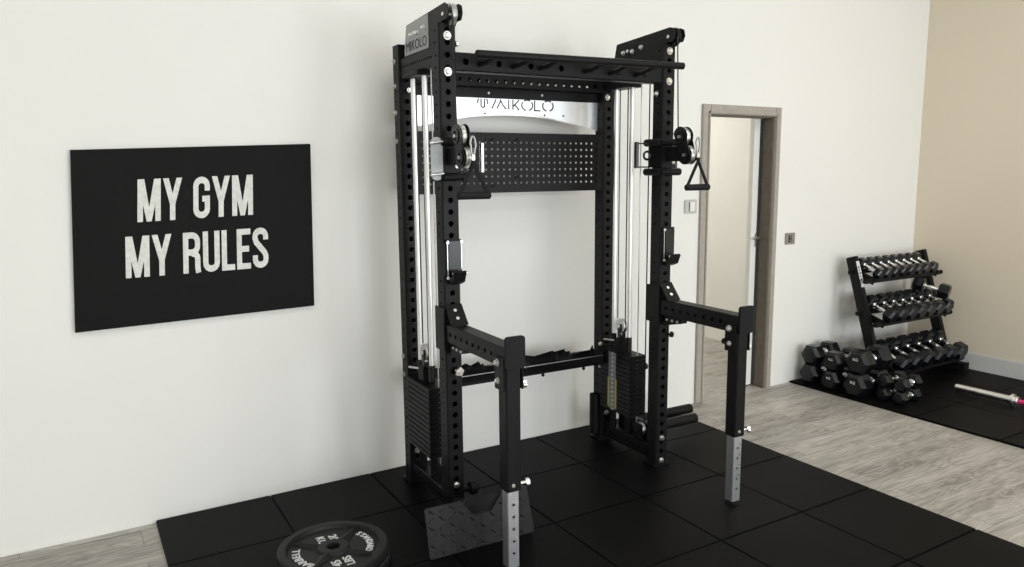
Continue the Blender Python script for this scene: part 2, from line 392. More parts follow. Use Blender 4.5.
# ------------------------------------------------------------------ wall sign
def lerp4(q, u, v):                        # q: TL TR BR BL as (x,z)
    t = [q[0][k] * (1 - u) + q[1][k] * u for k in (0, 1)]; b = [q[3][k] * (1 - u) + q[2][k] * u for k in (0, 1)]
    return [b[k] * (1 - v) + t[k] * v for k in (0, 1)]
sq = [(-1.386, 1.680), (-.388, 1.715), (-.407, .930), (-1.431, .914)]
sg = MB().prism([sq[3], sq[2], sq[1], sq[0]], (0, YW - .022, 0), (1, 0, 0), (0, 0, 1), (0, .021, 0)).build('wall_sign', 'sign')
tag(sg, 'large black wall sign with pale capital letters left of the power rack', 'sign')
def arc(cx, cy, rx, ry, a0, a1, n=8): return [(cx + rx * cos(R(a0 + (a1 - a0) * i / n)), cy + ry * sin(R(a0 + (a1 - a0) * i / n))) for i in range(n + 1)]
def stroke(path, w_):
    """polyline of width w_ as quads"""
    path = [p for i, p in enumerate(path) if i == 0 or math.dist(p, path[i - 1]) > 1e-4]
    out = []; n = len(path); L_ = []; R_ = []
    for i, p in enumerate(path):
        a = Vector(path[i]) - Vector(path[i - 1]) if i else Vector(path[1]) - Vector(path[0])
        b = Vector(path[i + 1]) - Vector(path[i]) if i < n - 1 else a
        na, nb = Vector((-a.y, a.x)).normalized(), Vector((-b.y, b.x)).normalized()
        m_ = (na + nb).normalized(); k = w_ / 2 / max(.45, m_.dot(na))
        L_.append(Vector(p) + m_ * k); R_.append(Vector(p) - m_ * k)
    for i in range(n - 1): out.append([tuple(L_[i]), tuple(L_[i + 1]), tuple(R_[i + 1]), tuple(R_[i])])
    return out
def quadp(*p): return [list(p)]
S = .155
G = {
 'M': (.66, quadp((0, 0), (S, 0), (S, 1), (0, 1)) + quadp((.66 - S, 0), (.66, 0), (.66, 1), (.66 - S, 1)) + quadp((0, 1), (.19, 1), (.40, 0), (.26, 0)) + quadp((.47, 1), (.66, 1), (.40, 0), (.26, 0))),
 'Y': (.56, quadp((0, 1), (.165, 1), (.36, .38), (.20, .38)) + quadp((.56, 1), (.395, 1), (.20, .38), (.36, .38)) + quadp((.2025, 0), (.3575, 0), (.3575, .42), (.2025, .42))),
 'G': (.50, stroke([(.4225, .66), (.4225, .78)] + arc(.25, .78, .1725, .145, 0, 180) + [(.0775, .78), (.0775, .22)] + arc(.25, .22, .1725, .145, 180, 360) + [(.4225, .22), (.4225, .50)], S) + quadp((.27, .40), (.5, .40), (.5, .54), (.27, .54))),
 'R': (.52, quadp((0, 0), (S, 0), (S, 1), (0, 1)) + stroke([(.05, .925), (.24, .925)] + arc(.26, .77, .165, .155, 90, 0, 6) + [(.425, .68)] + arc(.26, .66, .165, .15, 0, -90, 6) + [(.05, .51)], S * .97) + stroke([(.27, .50)] + arc(.27, .36, .155, .12, 80, 0, 5) + [(.425, .12), (.445, 0)], S)),
 'U': (.50, stroke([(.0775, 1), (.0775, .22)] + arc(.25, .22, .1725, .145, 180, 360) + [(.4225, .22), (.4225, 1)], S)),
 'L': (.40, quadp((0, 0), (S, 0), (S, 1), (0, 1)) + quadp((0, 0), (.40, 0), (.40, .145), (0, .145))),
 'E': (.43, quadp((0, 0), (S, 0), (S, 1), (0, 1)) + quadp((0, 0), (.43, 0), (.43, .145), (0, .145)) + quadp((0, .855), (.43, .855), (.43, 1), (0, 1)) + quadp((0, .43), (.38, .43), (.38, .575), (0, .575))),
 'S': (.50, stroke([(.42, .70), (.42, .79)] + arc(.25, .79, .17, .135, 0, 180) + [(.08, .79), (.08, .74), (.12, .64), (.38, .38), (.42, .29), (.42, .21)] + arc(.25, .21, .17, .135, 0, -180) + [(.08, .21), (.08, .32)], S)),
 ' ': (.20, [])}
def sign_text(words, q):
    mb = MB(); ly = 0; gap = .065; tot = sum(G[c][0] for c in words) + gap * (len(words) - 1); x = 0
    for c in words:
        W_, polys = G[c]
        for pg in polys:
            pp = [lerp4(q, (x + u) / tot, v) for u, v in pg]
            ar = sum(pp[i][0] * pp[(i + 1) % 4][1] - pp[(i + 1) % 4][0] * pp[i][1] for i in range(len(pp)))
            if ar < 0: pp = pp[::-1]
            ly += .00004; mb.prism(pp, (0, YW - .0232 - ly, 0), (1, 0, 0), (0, 0, 1), (0, .0009 + ly, 0))
        x += W_ + gap
    return mb
lt = sign_text('MY GYM', [(-1.145, 1.556), (-.664, 1.572), (-.673, 1.387), (-1.159, 1.372)])
l2 = sign_text('MY RULES', [(-1.211, 1.311), (-.609, 1.326), (-.616, 1.137), (-1.222, 1.131)])
lt.add(l2.v, l2.f); lt.build('lettering', 'worn', sg)

# ------------------------------------------------------------------ rubber mats
TX, TY, TP = -1.185, .738, .512
def tile(x0, x1, y0, y1, label, grp):
    g = .0018
    o = MB().box(x0 + g, x1 - g, y0 + g, y1 - g, FZ, 0.0, .003).build('rubber_mat', 'mat')
    tag(o, label, 'rubber mat', grp)
TW = 3.098 / 6
for r_ in range(5):
    y1 = min(TY - r_ * TP, YW - .006); y0 = TY - (r_ + 1) * TP
    for c_ in range(6):
        if (c_ < 1 and r_ > 1) or (c_ < 2 and r_ > 2) or (c_ < 3 and r_ > 3): continue
        tile(TX + c_ * TW, TX + (c_ + 1) * TW, y0, y1, 'black rubber mat of the power rack floor, %s row from wall, %s from left' % (ORD[r_], ORD[c_]), 'rubber mats under the power rack')
X2 = 3.148
for r_ in range(4):
    y1 = min(TY - r_ * .508, YW - .006); y0 = TY - (r_ + 1) * .508
    for c_ in range(3):
        x0 = X2 + c_ * .513; x1 = min(x0 + .513, XR - .018)
        tile(x0, x1, y0, y1, 'black rubber mat in the dumbbell corner, %s row from wall, %s from left' % (ORD[r_], ORD[c_]), 'rubber mats under the dumbbell rack')

# ------------------------------------------------------------------ power rack
PHI = -0.027
rack = thing('power_rack', 'tall black steel cable power rack with twin weight stacks and pull-up bar', 'power rack', (0, 0, 0), PHI)
AL, AR, H = 0.015, 1.224, 2.192
SEC = .078
PF, PB = SEC / 2, .475 + SEC / 2          # centre depth of the front and rear posts
def bolt(p, n_, r=.013, h=.012, m='zinc', parent=rack, name='bolt'):
    p = Vector(p); n_ = Vector(n_)
    b = MB().lathe(p, n_, [(0, r * 1.25), (.002, r * 1.25)], 18).lathe(p + n_ * .002, n_, [(0, r), (h * .7, r), (h, r * .7)], 6, smooth=False)
    return b.build(name, m, parent)
posts = []
for a in (AL, AR):
    for y, hh in ((PF, H), (PB, H - .02)):
        z0 = .01
        if y == PB and a == AR: a = AR - .018
        mb = MB(); htube(mb, (a, y, z0), hh - z0, 'z', SEC, SEC, True, True, .0062, .0125, z0=.0215, wall=.011)
        captop(mb, a, y, hh - .002, SEC, SEC, .003)
        o = mb.build('upright', 'black', rack); posts.append(o)
        f_ = MB().box(a - .055, a + .055, y - (.052 if y == PF else .05), y + .05, 0, .010, .003)
        f_.build('foot_plate', 'black', rack)
# hole numbers cut beside the front post holes
for a in (AL, AR):
    for k in range(1, 42, 2):
        if .95 < .0315 + k * .0508 < 1.30 or 1.52 < .0315 + k * .0508 < 1.72: continue
        text(str(k), .019, 'hole_number', 'hole', posts[0 if a == AL else 2], (a - .024, -.0008, .0315 + (k + .5) * .0508), (1, 0, 0), (0, 0, 1), .0004)
# side beams, top and bottom
for a in (AL, AR):
    for zc in (2.067, .067):
        mb = MB(); htube(mb, (a - (.009 if a == AR else 0), SEC, zc), .475 - SEC, 'y', .06, SEC, True, False, .0065, pitch=.0254, z0=.0285)
        mb.build('side_beam', 'black', rack)
# front crossmember with big holes, rear crossmember with small ones
mb = MB(); htube(mb, (AL + SEC / 2, PF, 2.041), AR - AL - SEC, 'x', .06, .078, True, True, .014, .006, pitch=.162, z0=.050)
mb.build('front_crossmember', 'black', rack)
mb = MB(); htube(mb, (AL + SEC / 2, PB, 2.030), AR - AL - SEC, 'x', SEC, .066, True, False, .0105, pitch=.0508, z0=.04)
mb.build('rear_crossmember', 'black', rack)
# pull-up bar on forward stubs
BB, BZ = -.168, 2.062
pb = MB().cyl((.066, BB, BZ - .014), (1.165, BB, BZ + .001), .0165, 24, .003).build('pull_up_bar', 'black', rack)
for a in (.17, .335, .475, .72, .865, 1.02):
    MB().tube([(a, PF - .03, 2.036), (a + .004, -.05, 2.038), (a + .008, -.12, 2.046 + .012 * a), (a + .008, BB, BZ - .014 + .013 * a)], .0125, 14).build('stub', 'black', pb)
# pulley bracket plates on the top
for k, a in enumerate((AL + .012, AR + .012)):
    poly = [(.435, 2.108), (.435, 2.135), (.405, 2.246), (-.026, 2.268), (-.052, 2.256), (-.060, 2.226), (-.046, 2.2), (.0, 2.199), (.088, 2.199), (.094, 2.108)]
    pl = MB()
    for s_ in (-1, 1):
        x0 = a + s_ * .034 if s_ < 0 else a + .029
        pl.prism(poly, (x0, 0, 0), (0, 1, 0), (0, 0, 1), (.005, 0, 0))
    pl.box(a - .029, a + .029, .20, .42, 2.108, 2.112)
    pl.prism([(.405, 2.246), (.04, 2.2643), (.04, 2.2593), (.405, 2.241)], (a - .029, 0, 0), (0, 1, 0), (0, 0, 1), (.058, 0, 0))
    pb_ = pl.build('pulley_bracket', 'black', rack)
    if k == 0:
        pan = MB().prism([(.430, 2.112), (.430, 2.135), (.402, 2.243), (.145, 2.256), (.145, 2.112)], (a - .0362, 0, 0), (0, 1, 0), (0, 0, 1), (.002, 0, 0))
        pan.build('silver_panel', 'silver', pb_)
        text('MIKOLO', .062, 'lettering', 'black', pb_, (a - .0368, .285, 2.145), (0, -1, 0), (0, 0, 1), .0005, squeeze=1.05)
    for (y, z) in ((.340, 2.194), (.265, 2.192), (.192, 2.203)):
        bolt((a - .036, y, z), (-1, 0, 0), .010, .012, 'zinc' if k == 0 else 'steel', pb_)
    # grooved wheel between the plates at the front end, and one at the rear
    for (y, z) in ((-.014, 2.224), (.31, 2.20)):
        MB().lathe((a - .012, y, z), (1, 0, 0), [(0, .012), (0, .044), (.004, .046), (.012, .036), (.020, .046), (.024, .044), (.024, .012)], 28, closed=True).build('pulley', 'blackg' if k else 'steel', pb_)
        MB().cyl((a - .040, y, z), (a + .040, y, z), .009, 14, .002).build('axle', 'zinc', pb_)
    bolt((a - .012, 0, 2.142 + .018 * k), (0, -1, 0), .0145, .010)
    bolt((a - .012, 0, 1.995 + .018 * k), (0, -1, 0), .0145, .010)
    bolt((a + .039, .03, 2.115), (1, 0, 0), .010, .012)
for z in (2.10, 1.985, 1.86, 1.725, .655, .56):
    bolt((AL - .039, PB + .012, z), (-1, 0, 0), .010, .010, 'steel')
for a in (AL, AR):
    for y, z in ((PF, .155), (PF, .030), (PB, .165), (PB, .038)):
        bolt((a - (.018 if y == PB and a == AR else 0), y - .039, z), (0, -1, 0), .0125, .010)
bolt((AL + .02, .475, 2.105), (0, -1, 0), .012, .012)
bolt((AL + .01, .475, 1.965), (0, -1, 0), .009, .012)
bolt((AR - .03, .475, 1.975), (0, -1, 0), .012, .012)
bolt((AR - .045, PF, 1.955), (-1, 0, 0), .011, .014)
bolt((AL + .039, PF, 1.955), (1, 0, 0), .009, .012)
# name plate: polished sheet with an arched lower edge under the rear crossmember
NB = .532
poly = [(.045, 1.998), (.045, 1.792)]
for i in range(25):
    u = i / 24; x = .075 + u * (1.165 - .075); poly.append((x, 1.866 - .069 * (2 * u - 1) ** 2))
poly += [(1.178, 1.792), (1.178, 1.998)]
npl = MB().prism(poly, (0, NB, 0), (1, 0, 0), (0, 0, 1), (0, .003, 0)).build('name_plate', 'plate', rack)
lt = MB(); NLY = [0]
def px(x, y): return (.4175 + (x - 70) * (.872 + .002 - .4175) / 850, 1.946 - (y - 62) * .053 / 143)
def slot(path, w_=.0066):
    for q in stroke([px(*p) for p in path], w_):
        ar = sum(q[i][0] * q[(i + 1) % 4][1] - q[(i + 1) % 4][0] * q[i][1] for i in range(4))
        NLY[0] += .000015; lt.prism(q if ar > 0 else q[::-1], (0, NB - .0009 - NLY[0], 0), (1, 0, 0), (0, 0, 1), (0, .0008 + NLY[0], 0))
slot([(75, 128), (73, 100), (80, 78), (92, 66)]); slot([(182, 135), (182, 100), (176, 78), (165, 66)])
slot([(110, 62), (110, 165)] + arc(129, 165, 19, 16, 180, 0, 6)[0:0] + [(118, 176), (130, 180), (142, 176), (148, 165), (148, 62)])
slot([(225, 192), (268, 80), (272, 62)]); slot([(280, 192), (318, 95), (326, 62)]); slot([(326, 85), (345, 135), (383, 195)])
slot([(412, 62), (412, 195)])
slot([(458, 62), (458, 195)]); slot([(462, 150), (515, 80), (525, 62)]); slot([(480, 128), (528, 202)])
for cx in (620, 860):
    r_ = 62
    slot(arc(cx, 130, r_, 72, -40, 72, 10)); slot(arc(cx, 130, r_, 72, 105, 215, 10)); slot(arc(cx, 130, r_, 72, 232, 305, 8))
slot([(705, 62), (705, 200), (772, 200)])
lt.build('lettering', 'hole', npl)
for a_ in (.48, .80): bolt((a_, NB - .006, 1.975), (0, -1, 0), .005, .006, 'steel', rack)
MB().box(.055, 1.165, NB - .006, NB - .001, 1.949, 1.997, .001).build('plate_flange', 'black', rack)  # black flange; also stands in for the crossmember's shadow on the name plate
for a_ in (.46, .82): bolt((a_, NB, 1.872), (0, -1, 0), .004, .004, 'blackg', npl)
bolt((.94, NB, 1.872), (0, -1, 0), .004, .004, 'blackg', npl)
# pegboard panel between the rear posts
PZ0, PZ1, PBY = 1.470, 1.770, .478
ub = [AL + .039, AL + .039 + .020]
while ub[-1] + .0345 < AR - .039 - .012: ub.append(ub[-1] + .0345)
nh = len(ub) - 2; ub.append(AR - .039)
vb = [PZ0, PZ0 + .029]
for i in range(7): vb.append(vb[-1] + .0345)
vb.append(PZ1)
mb = MB()
cells = {(i, j) for i in range(1, nh + 1) for j in range(1, 8)}
mb.perf((0, PBY, 0), (1, 0, 0), (0, 0, 1), (0, -1, 0), ub, vb, cells, .0062, .002, n=12)
mb.perf((0, PBY + .002, 0), (1, 0, 0), (0, 0, 1), (0, 1, 0), ub, vb, cells, .0062, .0, n=12)
mb.box(ub[0], ub[-1], PBY, PBY + .018, PZ0 - .003, PZ0).box(ub[0], ub[-1], PBY, PBY + .018, PZ1, PZ1 + .003).box(ub[0], ub[0] + .003, PBY, PBY + .018, PZ0, PZ1).box(ub[-1] - .003, ub[-1], PBY, PBY + .018, PZ0, PZ1)
peg = mb.build('pegboard', 'black', rack)
for a_, z in ((.455, 1.735), (.60, 1.735), (.60, 1.545), (.46, 1.500), (.955, 1.705), (.955, 1.560)):
    h_ = MB().box(a_ - .020, a_ + .020, PBY - .004, PBY, z - .010, z + .010, .002).tube([(a_, PBY - .004, z), (a_, PBY - .035, z), (a_, PBY - .045, z + .012)], .0035, 8)
    h_.build('peg', 'hole', peg)
# guide rods, weight stacks, cables
for k, a in enumerate((AL + .002, AR - .024)):
    yb, yf = (.40, .262)
    for y in (yb, yf):
        MB().cyl((a, y, .66), (a, y, 2.029), .0125, 16).build('guide_rod', 'rod', rack)
        MB().cyl((a, y, .573), (a, y, .66), .0165, 16, .002).build('rod_bushing', 'blackg', rack)
        MB().cyl((a, y, .105), (a, y, .225), .019, 16, .002).build('rubber_spring', 'rub', rack)
    y0, y1 = .178, .455
    sel = MB().box(a - .012, a + .012, .318, .342, .2, .66).box(a - .030, a + .030, .300, .362, .573, .640, .003)
    ws = sel.build('weight_stack', 'black', rack)
    n_ = 14; ph = (.572 - .225) / n_
    for i in range(n_):
        z = .225 + i * ph
        t = MB().box(a - .054, a + .054, y0, y1, z, z + ph - .0022, .0022)
        t.build('stack_plate', 'black', ws)
    # wheel carrying the stack
    MB().box(a - .018, a - .014, .315, .345, .635, .722, .001).box(a + .014, a + .018, .315, .345, .635, .722, .001).build('wheel_bracket', 'blackg', ws)
    MB().lathe((a - .011, .33, .712), (1, 0, 0), [(0, .008), (0, .040), (.004, .042), (.011, .033), (.018, .042), (.022, .040), (.022, .008)], 26, closed=True).build('pulley', 'steel', ws)
    bolt((a - .019, .33, .712), (-1, 0, 0), .009, .006, 'zinc', ws)
    MB().cyl((a - .055, .42, .625), (a - .02, .36, .625), .006, 10).build('selector_pin', 'zinc', ws)
    if k == 1:
        x_ = a - .0548
        MB().box(x_ - .0006, x_, .305, .372, .24, .565).build('number_decal', 'stick', ws)
        MB().box(x_ - .001, x_ - .0003, .298, .308, .245, .415).box(x_ - .001, x_ - .0003, .369, .379, .245, .415).build('decal_edge', 'yellow', ws)
        for i in range(n_):
            text(str(10 * (n_ - i)), .018, 'stack_number', 'white', ws, (x_ - .0012, .338, .2375 + i * ph), (0, -1, 0), (0, 0, 1), .0003)
        MB().cyl((a + .054, y0 + .02, .50), (a + .075, y0 + .02, .50), .018, 18, .003).build('stack_knob', 'blackg', ws)
    MB().lathe((a - .012, .150, .165), (1, 0, 0), [(0, .008), (0, .036), (.004, .038), (.012, .029), (.020, .038), (.024, .036), (.024, .008)], 26, closed=True).build('low_pulley', 'steel', rack)
    MB().box(a - .018, a - .014, .11, .19, .105, .20, .001).box(a + .014, a + .018, .11, .19, .105, .20, .001).build('pulley_bracket', 'blackg', rack)
    for (y_, za, zb) in ((.366, .75, 2.02), (.297, .72, 2.20), (.185, .17, 2.03), (.118, .20, 2.03)):
        MB().cyl((a, y_, za), (a, y_, zb), .0032, 8).build('cable', 'blackg' if y_ != .185 else 'steel', rack)
    MB().cyl((AL if k == 0 else AR, -.076, 1.75), (AL if k == 0 else AR, -.056, 2.222), .0032, 8).build('cable', 'blackg', rack)
    # cross bar and idler under the top side beam
    MB().box(a - .045, a + .045, .235, .43, 2.008, 2.028, .003).build('rod_holder', 'black', rack)
# sliding pulley carriages on the front posts
for k, a in enumerate((AL, AR)):
    s_ = 1 if k == 0 else -1                # inner side
    c_ = MB().box(a - .046, a + .046, -.008, .0, 1.575, 1.70, .002).box(a - .046, a + .046, SEC, SEC + .008, 1.575, 1.70, .002)
    c_.box(a - .048, a - .040, -.008, SEC + .008, 1.575, 1.70, .002).box(a + .040, a + .048, -.008, SEC + .008, 1.575, 1.70, .002)
    c_.box(a - .022, a - .014, -.10, -.006, 1.605, 1.675, .002).box(a + .014, a + .022, -.10, -.006, 1.605, 1.675, .002)
    car = c_.build('pulley_carriage', 'black', rack); car.location = (0, 0, .013 * k); ol = .044 if k == 0 else .066
    for z in (1.553, 1.700):
        MB().cyl((a - ol, -.022, z), (a + .066, -.022, z), .017, 18, .004).build('roller', 'rub', car)
        MB().cyl((a - ol, SEC + .022, z), (a + .066, SEC + .022, z), .017, 18, .004).build('roller', 'rub', car)
        for q in (-ol + .008, .058):
            MB().cyl((a + q, -.024, z), (a + q, SEC + .024, z), .0185, 16, .003).build('side_roller', 'rub', car)
    # inner D handle
    hx = a + s_ * .172
    MB().cyl((hx, .034, 1.572), (hx, .034, 1.702), .0115, 16, .002).build('grip', 'blackg' if k else 'chrome', car)
    for z in (1.578, 1.694): MB().tube([(a + s_ * .045, .034, z), (hx, .034, z)], .0035, 8).build('grip_rod', 'blackg', car)
    kn = MB().tube([(a + s_ * .045, .034, 1.635), (a + s_ * .085, .034, 1.635)], .006, 10)
    pts = [(a + s_ * (.105 + .020 * cos(t * pi / 8)), .034, 1.635 + .020 * sin(t * pi / 8)) for t in range(17)]
    kn.tube(pts, .0058, 8, caps=False); kn.build('pull_pin', 'blackg' if k else 'steel', car)
    # outer plate handle
    hx = a - s_ * .080
    if k == 0:
        hx = a - .069
        g_ = MB().prism(arc(0, .0, .027, .026, 180, 360, 8) + arc(0, .130, .027, .026, 0, 180, 8), (hx, -.022, 1.566), (1, 0, 0), (0, 0, 1), (0, .008, 0))
        g_.build('plate_handle', 'silver', car)
        text('MIKOLO', .028, 'lettering', 'greyd', car, (hx, -.0228, 1.632), (0, 0, 1), (-1, 0, 0), .0004)
        for z in (1.566, 1.698):
            MB().tube([(hx - .034, -.030, z - .003), (hx, -.030, z), (hx + .026, -.028, z + .004)], .006, 10).build('grip_rod', 'zinc', car)
    else:
        MB().cyl((hx, .034, 1.572), (hx, .034, 1.702), .0115, 16, .002).tube([(a + .045, .034, 1.578), (hx, .034, 1.578)], .0035, 8).tube([(a + .045, .034, 1.694), (hx, .034, 1.694)], .0035, 8).build('grip', 'blackg', car)
    # two-wheel swivel pulley in front
    ctr = [(-.112, 1.722), (-.148, 1.634)]
    sp = MB(); outl = arc(ctr[0][0], ctr[0][1], .050, .050, 20, 200, 12) + arc(ctr[1][0], ctr[1][1], .046, .046, 200, 380, 12)
    for q in (-.021, .017): sp.prism(outl, (a + q, 0, 0), (0, 1, 0), (0, 0, 1), (.004, 0, 0))
    sp.cyl((a, -.096, 1.655), (a, -.006, 1.655), .014, 16).build('swivel_housing', 'blackg', car)
    for y, z in ctr:
        MB().lathe((a - .0115, y, z), (1, 0, 0), [(0, .008), (0, .043), (.004, .046), (.0115, .036), (.019, .046), (.023, .043), (.023, .008)], 28, closed=True).build('pulley', 'zinc', car)
        MB().lathe((a - .0225, y, z), (-1, 0, 0), [(0, .030), (.0025, .030), (.0025, .019), (0, .019)], 24, closed=True).build('wheel_ring', 'blackg', car)
        MB().cyl((a - .020, y, z), (a - .030, y, z), .009, 6).build('wheel_hub', 'zinc', car)
    for z in (1.600, 1.655, 1.690): bolt((a + .030, -.008, z), (0, -1, 0), .007, .007, 'zinc', car)
# stirrup handles hanging from the carabiners
def cable_handle(a, label):
    t = thing('cable_handle', label, 'cable handle', (0, 0, .012 if a > 1 else 0), PHI, 'stirrup handles on the cable carriages')
    y = -.222
    ring = []
    for i in range(21):
        u = 2 * pi * i / 20; ring.append((a + .010 * sin(u) * (1.25 if cos(u) > 0 else .85), y + .004, 1.676 + .040 * cos(u)))
    MB().tube(ring, .0048, 10, caps=False).build('carabiner', 'greyd', t)
    MB().box(a - .007, a + .007, y - .002, y + .008, 1.617, 1.642, .002).build('swivel', 'zinc', t)
    st = MB()
    st.bar((a, y, 1.622), (a + .001, y, 1.590), .020, .006, (0, 1, 0), .001)
    for q in (-1, 1): st.bar((a + q * .005, y, 1.596), (a + q * .064, y, 1.486), .016, .006, (0, 1, 0), .001)
    st.build('strap', 'strap', t)
    MB().cyl((a - .074, y, 1.479), (a + .074, y, 1.479), .0155, 20, .004).build('grip', 'foam', t)
    return t
cable_handle(AL + .004, 'black stirrup handle on the left carriage, hanging before the pegboard')
cable_handle(AR + .000, 'black triangular stirrup handle on the right carriage, hanging before the door')
# scalloped bar-and-attachment holder as lower rear crossmember
mb = MB(); htube(mb, (AL + .039, PB, 0.5160), AR - AL - SEC, 'x', .05, .05, False, True, .007, z0=.03)
cr = mb.build('lower_rear_crossmember', 'black', rack)
n_ = 4; x0, x1 = AL + .05, AR - .085; pw = (x1 - x0) / n_
for y in (.470, .420):
    top = []; 
    for i in range(n_):
        c0 = x0 + (i + .5) * pw; rr = pw * .30
        top += [(x0 + i * pw + .003, 0.5630), (c0 - rr - .03, 0.5480), (c0 - rr - .015, 0.5860), (c0 - rr, 0.5580)]
        top += [(c0 + rr * cos(R(t)), 0.5580 + .062 * sin(R(t)) * 1.0) for t in range(180, 361, 20)][1:-1]
        top += [(c0 + rr, 0.5580), (c0 + rr + .015, 0.5860), (c0 + rr + .03, 0.5480)]
    poly = [(x0, 0.4800), (x1, 0.4800), (x1, 0.5630)] + top[::-1] + [(x0, 0.5630)]
    MB().prism(poly, (0, y, 0), (1, 0, 0), (0, 0, 1), (0, .004, 0)).build('cradle_rail', 'black', cr)
MB().box(x0, x1, .424, .475, 0.4800, 0.4840).build('shelf_plate', 'black', cr)
for i in range(n_):
    c0 = x0 + (i + .5) * pw; rr = pw * .30
    tr_ = MB(); pts = [(c0 + rr * cos(R(t)), 0.5580 + .062 * sin(R(t))) for t in range(180, 361, 15)]
    for p, q in zip(pts, pts[1:]): tr_.add([(p[0], .422, p[1]), (q[0], .422, q[1]), (q[0], .470, q[1]), (p[0], .470, p[1])], [(0, 1, 2, 3)])
    tr_.build('cradle_tray', 'black', cr)
    bolt((c0, .420, 0.4730), (0, -1, 0), .008, .008, 'blackg', cr)
MB().box(x0, x1, .415, .420, 0.5315, 0.5345).build('rail_lip_highlight', 'steel', cr)  # thin steel strip standing in for the edge highlight along the lip
bolt((AR - .065, .475, .452), (0, -1, 0), .010, .010); bolt((AR - .065, .475, .585), (0, -1, 0), .010, .010)
# upright bar holder on the right rear post, twin horns outside the right lower beam
MB().lathe((AR - .078, PB - .005, .045), (0, 0, 1), [(0, .029), (.235, .029), (.235, .025), (.004, .025)], 24).box(AR - .052, AR - .038, PB - .03, PB + .02, .06, .14, .002).build('bar_holder', 'black', rack)
hb = MB().box(AR + .030, AR + .060, .06, .42, .085, .185, .003).box(AR + .06, AR + .30, .32, .46, .100, .106, .001).build('storage_arm', 'black', rack)
for y, z in ((.215, .130), (.345, .138)):
    MB().lathe((AR + .06, y, z), (1, 0, 0), [(0, .029), (.375 if y < .3 else .455, .029), (.375 if y < .3 else .455, .023), (.30, .023), (.30, .001)], 24).build('storage_horn', 'black', hb)
# chrome locking knob on the left post, black one on the right post
def star_knob(name, p, n_, m, parent, r=.02, shaft=.02):
    p, n_ = Vector(p), Vector(n_).normalized()
    b = MB().cyl(p, p + n_ * shaft, .0065, 12)
    u = n_.orthogonal().normalized(); v = n_.cross(u); c0 = p + n_ * shaft
    pts = [(r * (1 + .16 * cos(5 * t * 2 * pi / 40)) * cos(2 * pi * t / 40), r * (1 + .16 * cos(5 * t * 2 * pi / 40)) * sin(2 * pi * t / 40)) for t in range(40)]
    b.prism(pts, c0, u, v, n_ * .014).cyl(c0 + n_ * .014, c0 + n_ * .019, r * .55, 14, .002)
    return b.build(name, m, parent)
star_knob('locking_knob', (AL + .008, 0, .695), (.15, -1, 0), 'zinc', rack, .019, .02)
star_knob('locking_knob', (AR + .03, -.0, .72), (.4, -1, 0), 'blackg', rack, .014, .012)
MB().lathe((AL + .040, .02, .12), (1, -.15, 0), [(0, .012), (.03, .012), (.03, .026), (.036, .033), (.062, .033), (.070, .024)], 22).build('low_row_roller', 'rub', rack)

# ------------------------------------------------------------------ j-cups hooked on the front posts
def j_cup(a, label):
    t = thing('j_cup', label, 'j-cup', (0, 0, 0), PHI, 'j-cups on the front posts')
    z0, z1 = (1.105, 1.285)
    MB().box(a - .037, a + .037, -.014, -.003, z0, z1, .003).box(a - .0455, a - .0405, -.014, .05, z0 + .02, z1 - .02, .002).build('back_plate', 'black', t)
    MB().box(a - .030, a + .030, -.021, -.014, z0 + .012, z1 - .008, .002).build('liner', 'blackg', t)
    lip = MB().prism([(-.014, z0 - .018), (-.050, z0 - .004), (-.068, z0 + .040), (-.060, z0 + .046), (-.044, z0 + .018), (-.014, z0 + .006)], (a - .028, 0, 0), (0, 1, 0), (0, 0, 1), (.060, 0, 0))
    lip.build('lip', 'black', t)
    MB().box(a - .035, a - .031, -.0165, -.014, z0 + .02, z1 - .01, .0008).box(a + .031, a + .035, -.0165, -.014, z0 + .05, z1 - .01, .0008).build('edge_strip', 'steel', t)
    for x, z in ((a - .032, z1 - .012), (a + .032, z1 - .012), (a - .032, z0 + .012)):
        bolt((x, -.0165, z), (0, -1, 0), .006, .005, 'zinc', t)
    MB().cyl((a - .028, -.052, z0 + .034), (a + .046, -.052, z0 + .034), .006, 10, .001).build('pin', 'zinc', t)
    return t
j_cup(AL + .006, 'black j-cup hooked on the left front post above its folding arm')
j_cup(AR + .010, 'black j-cup hooked on the right front post beside the door')

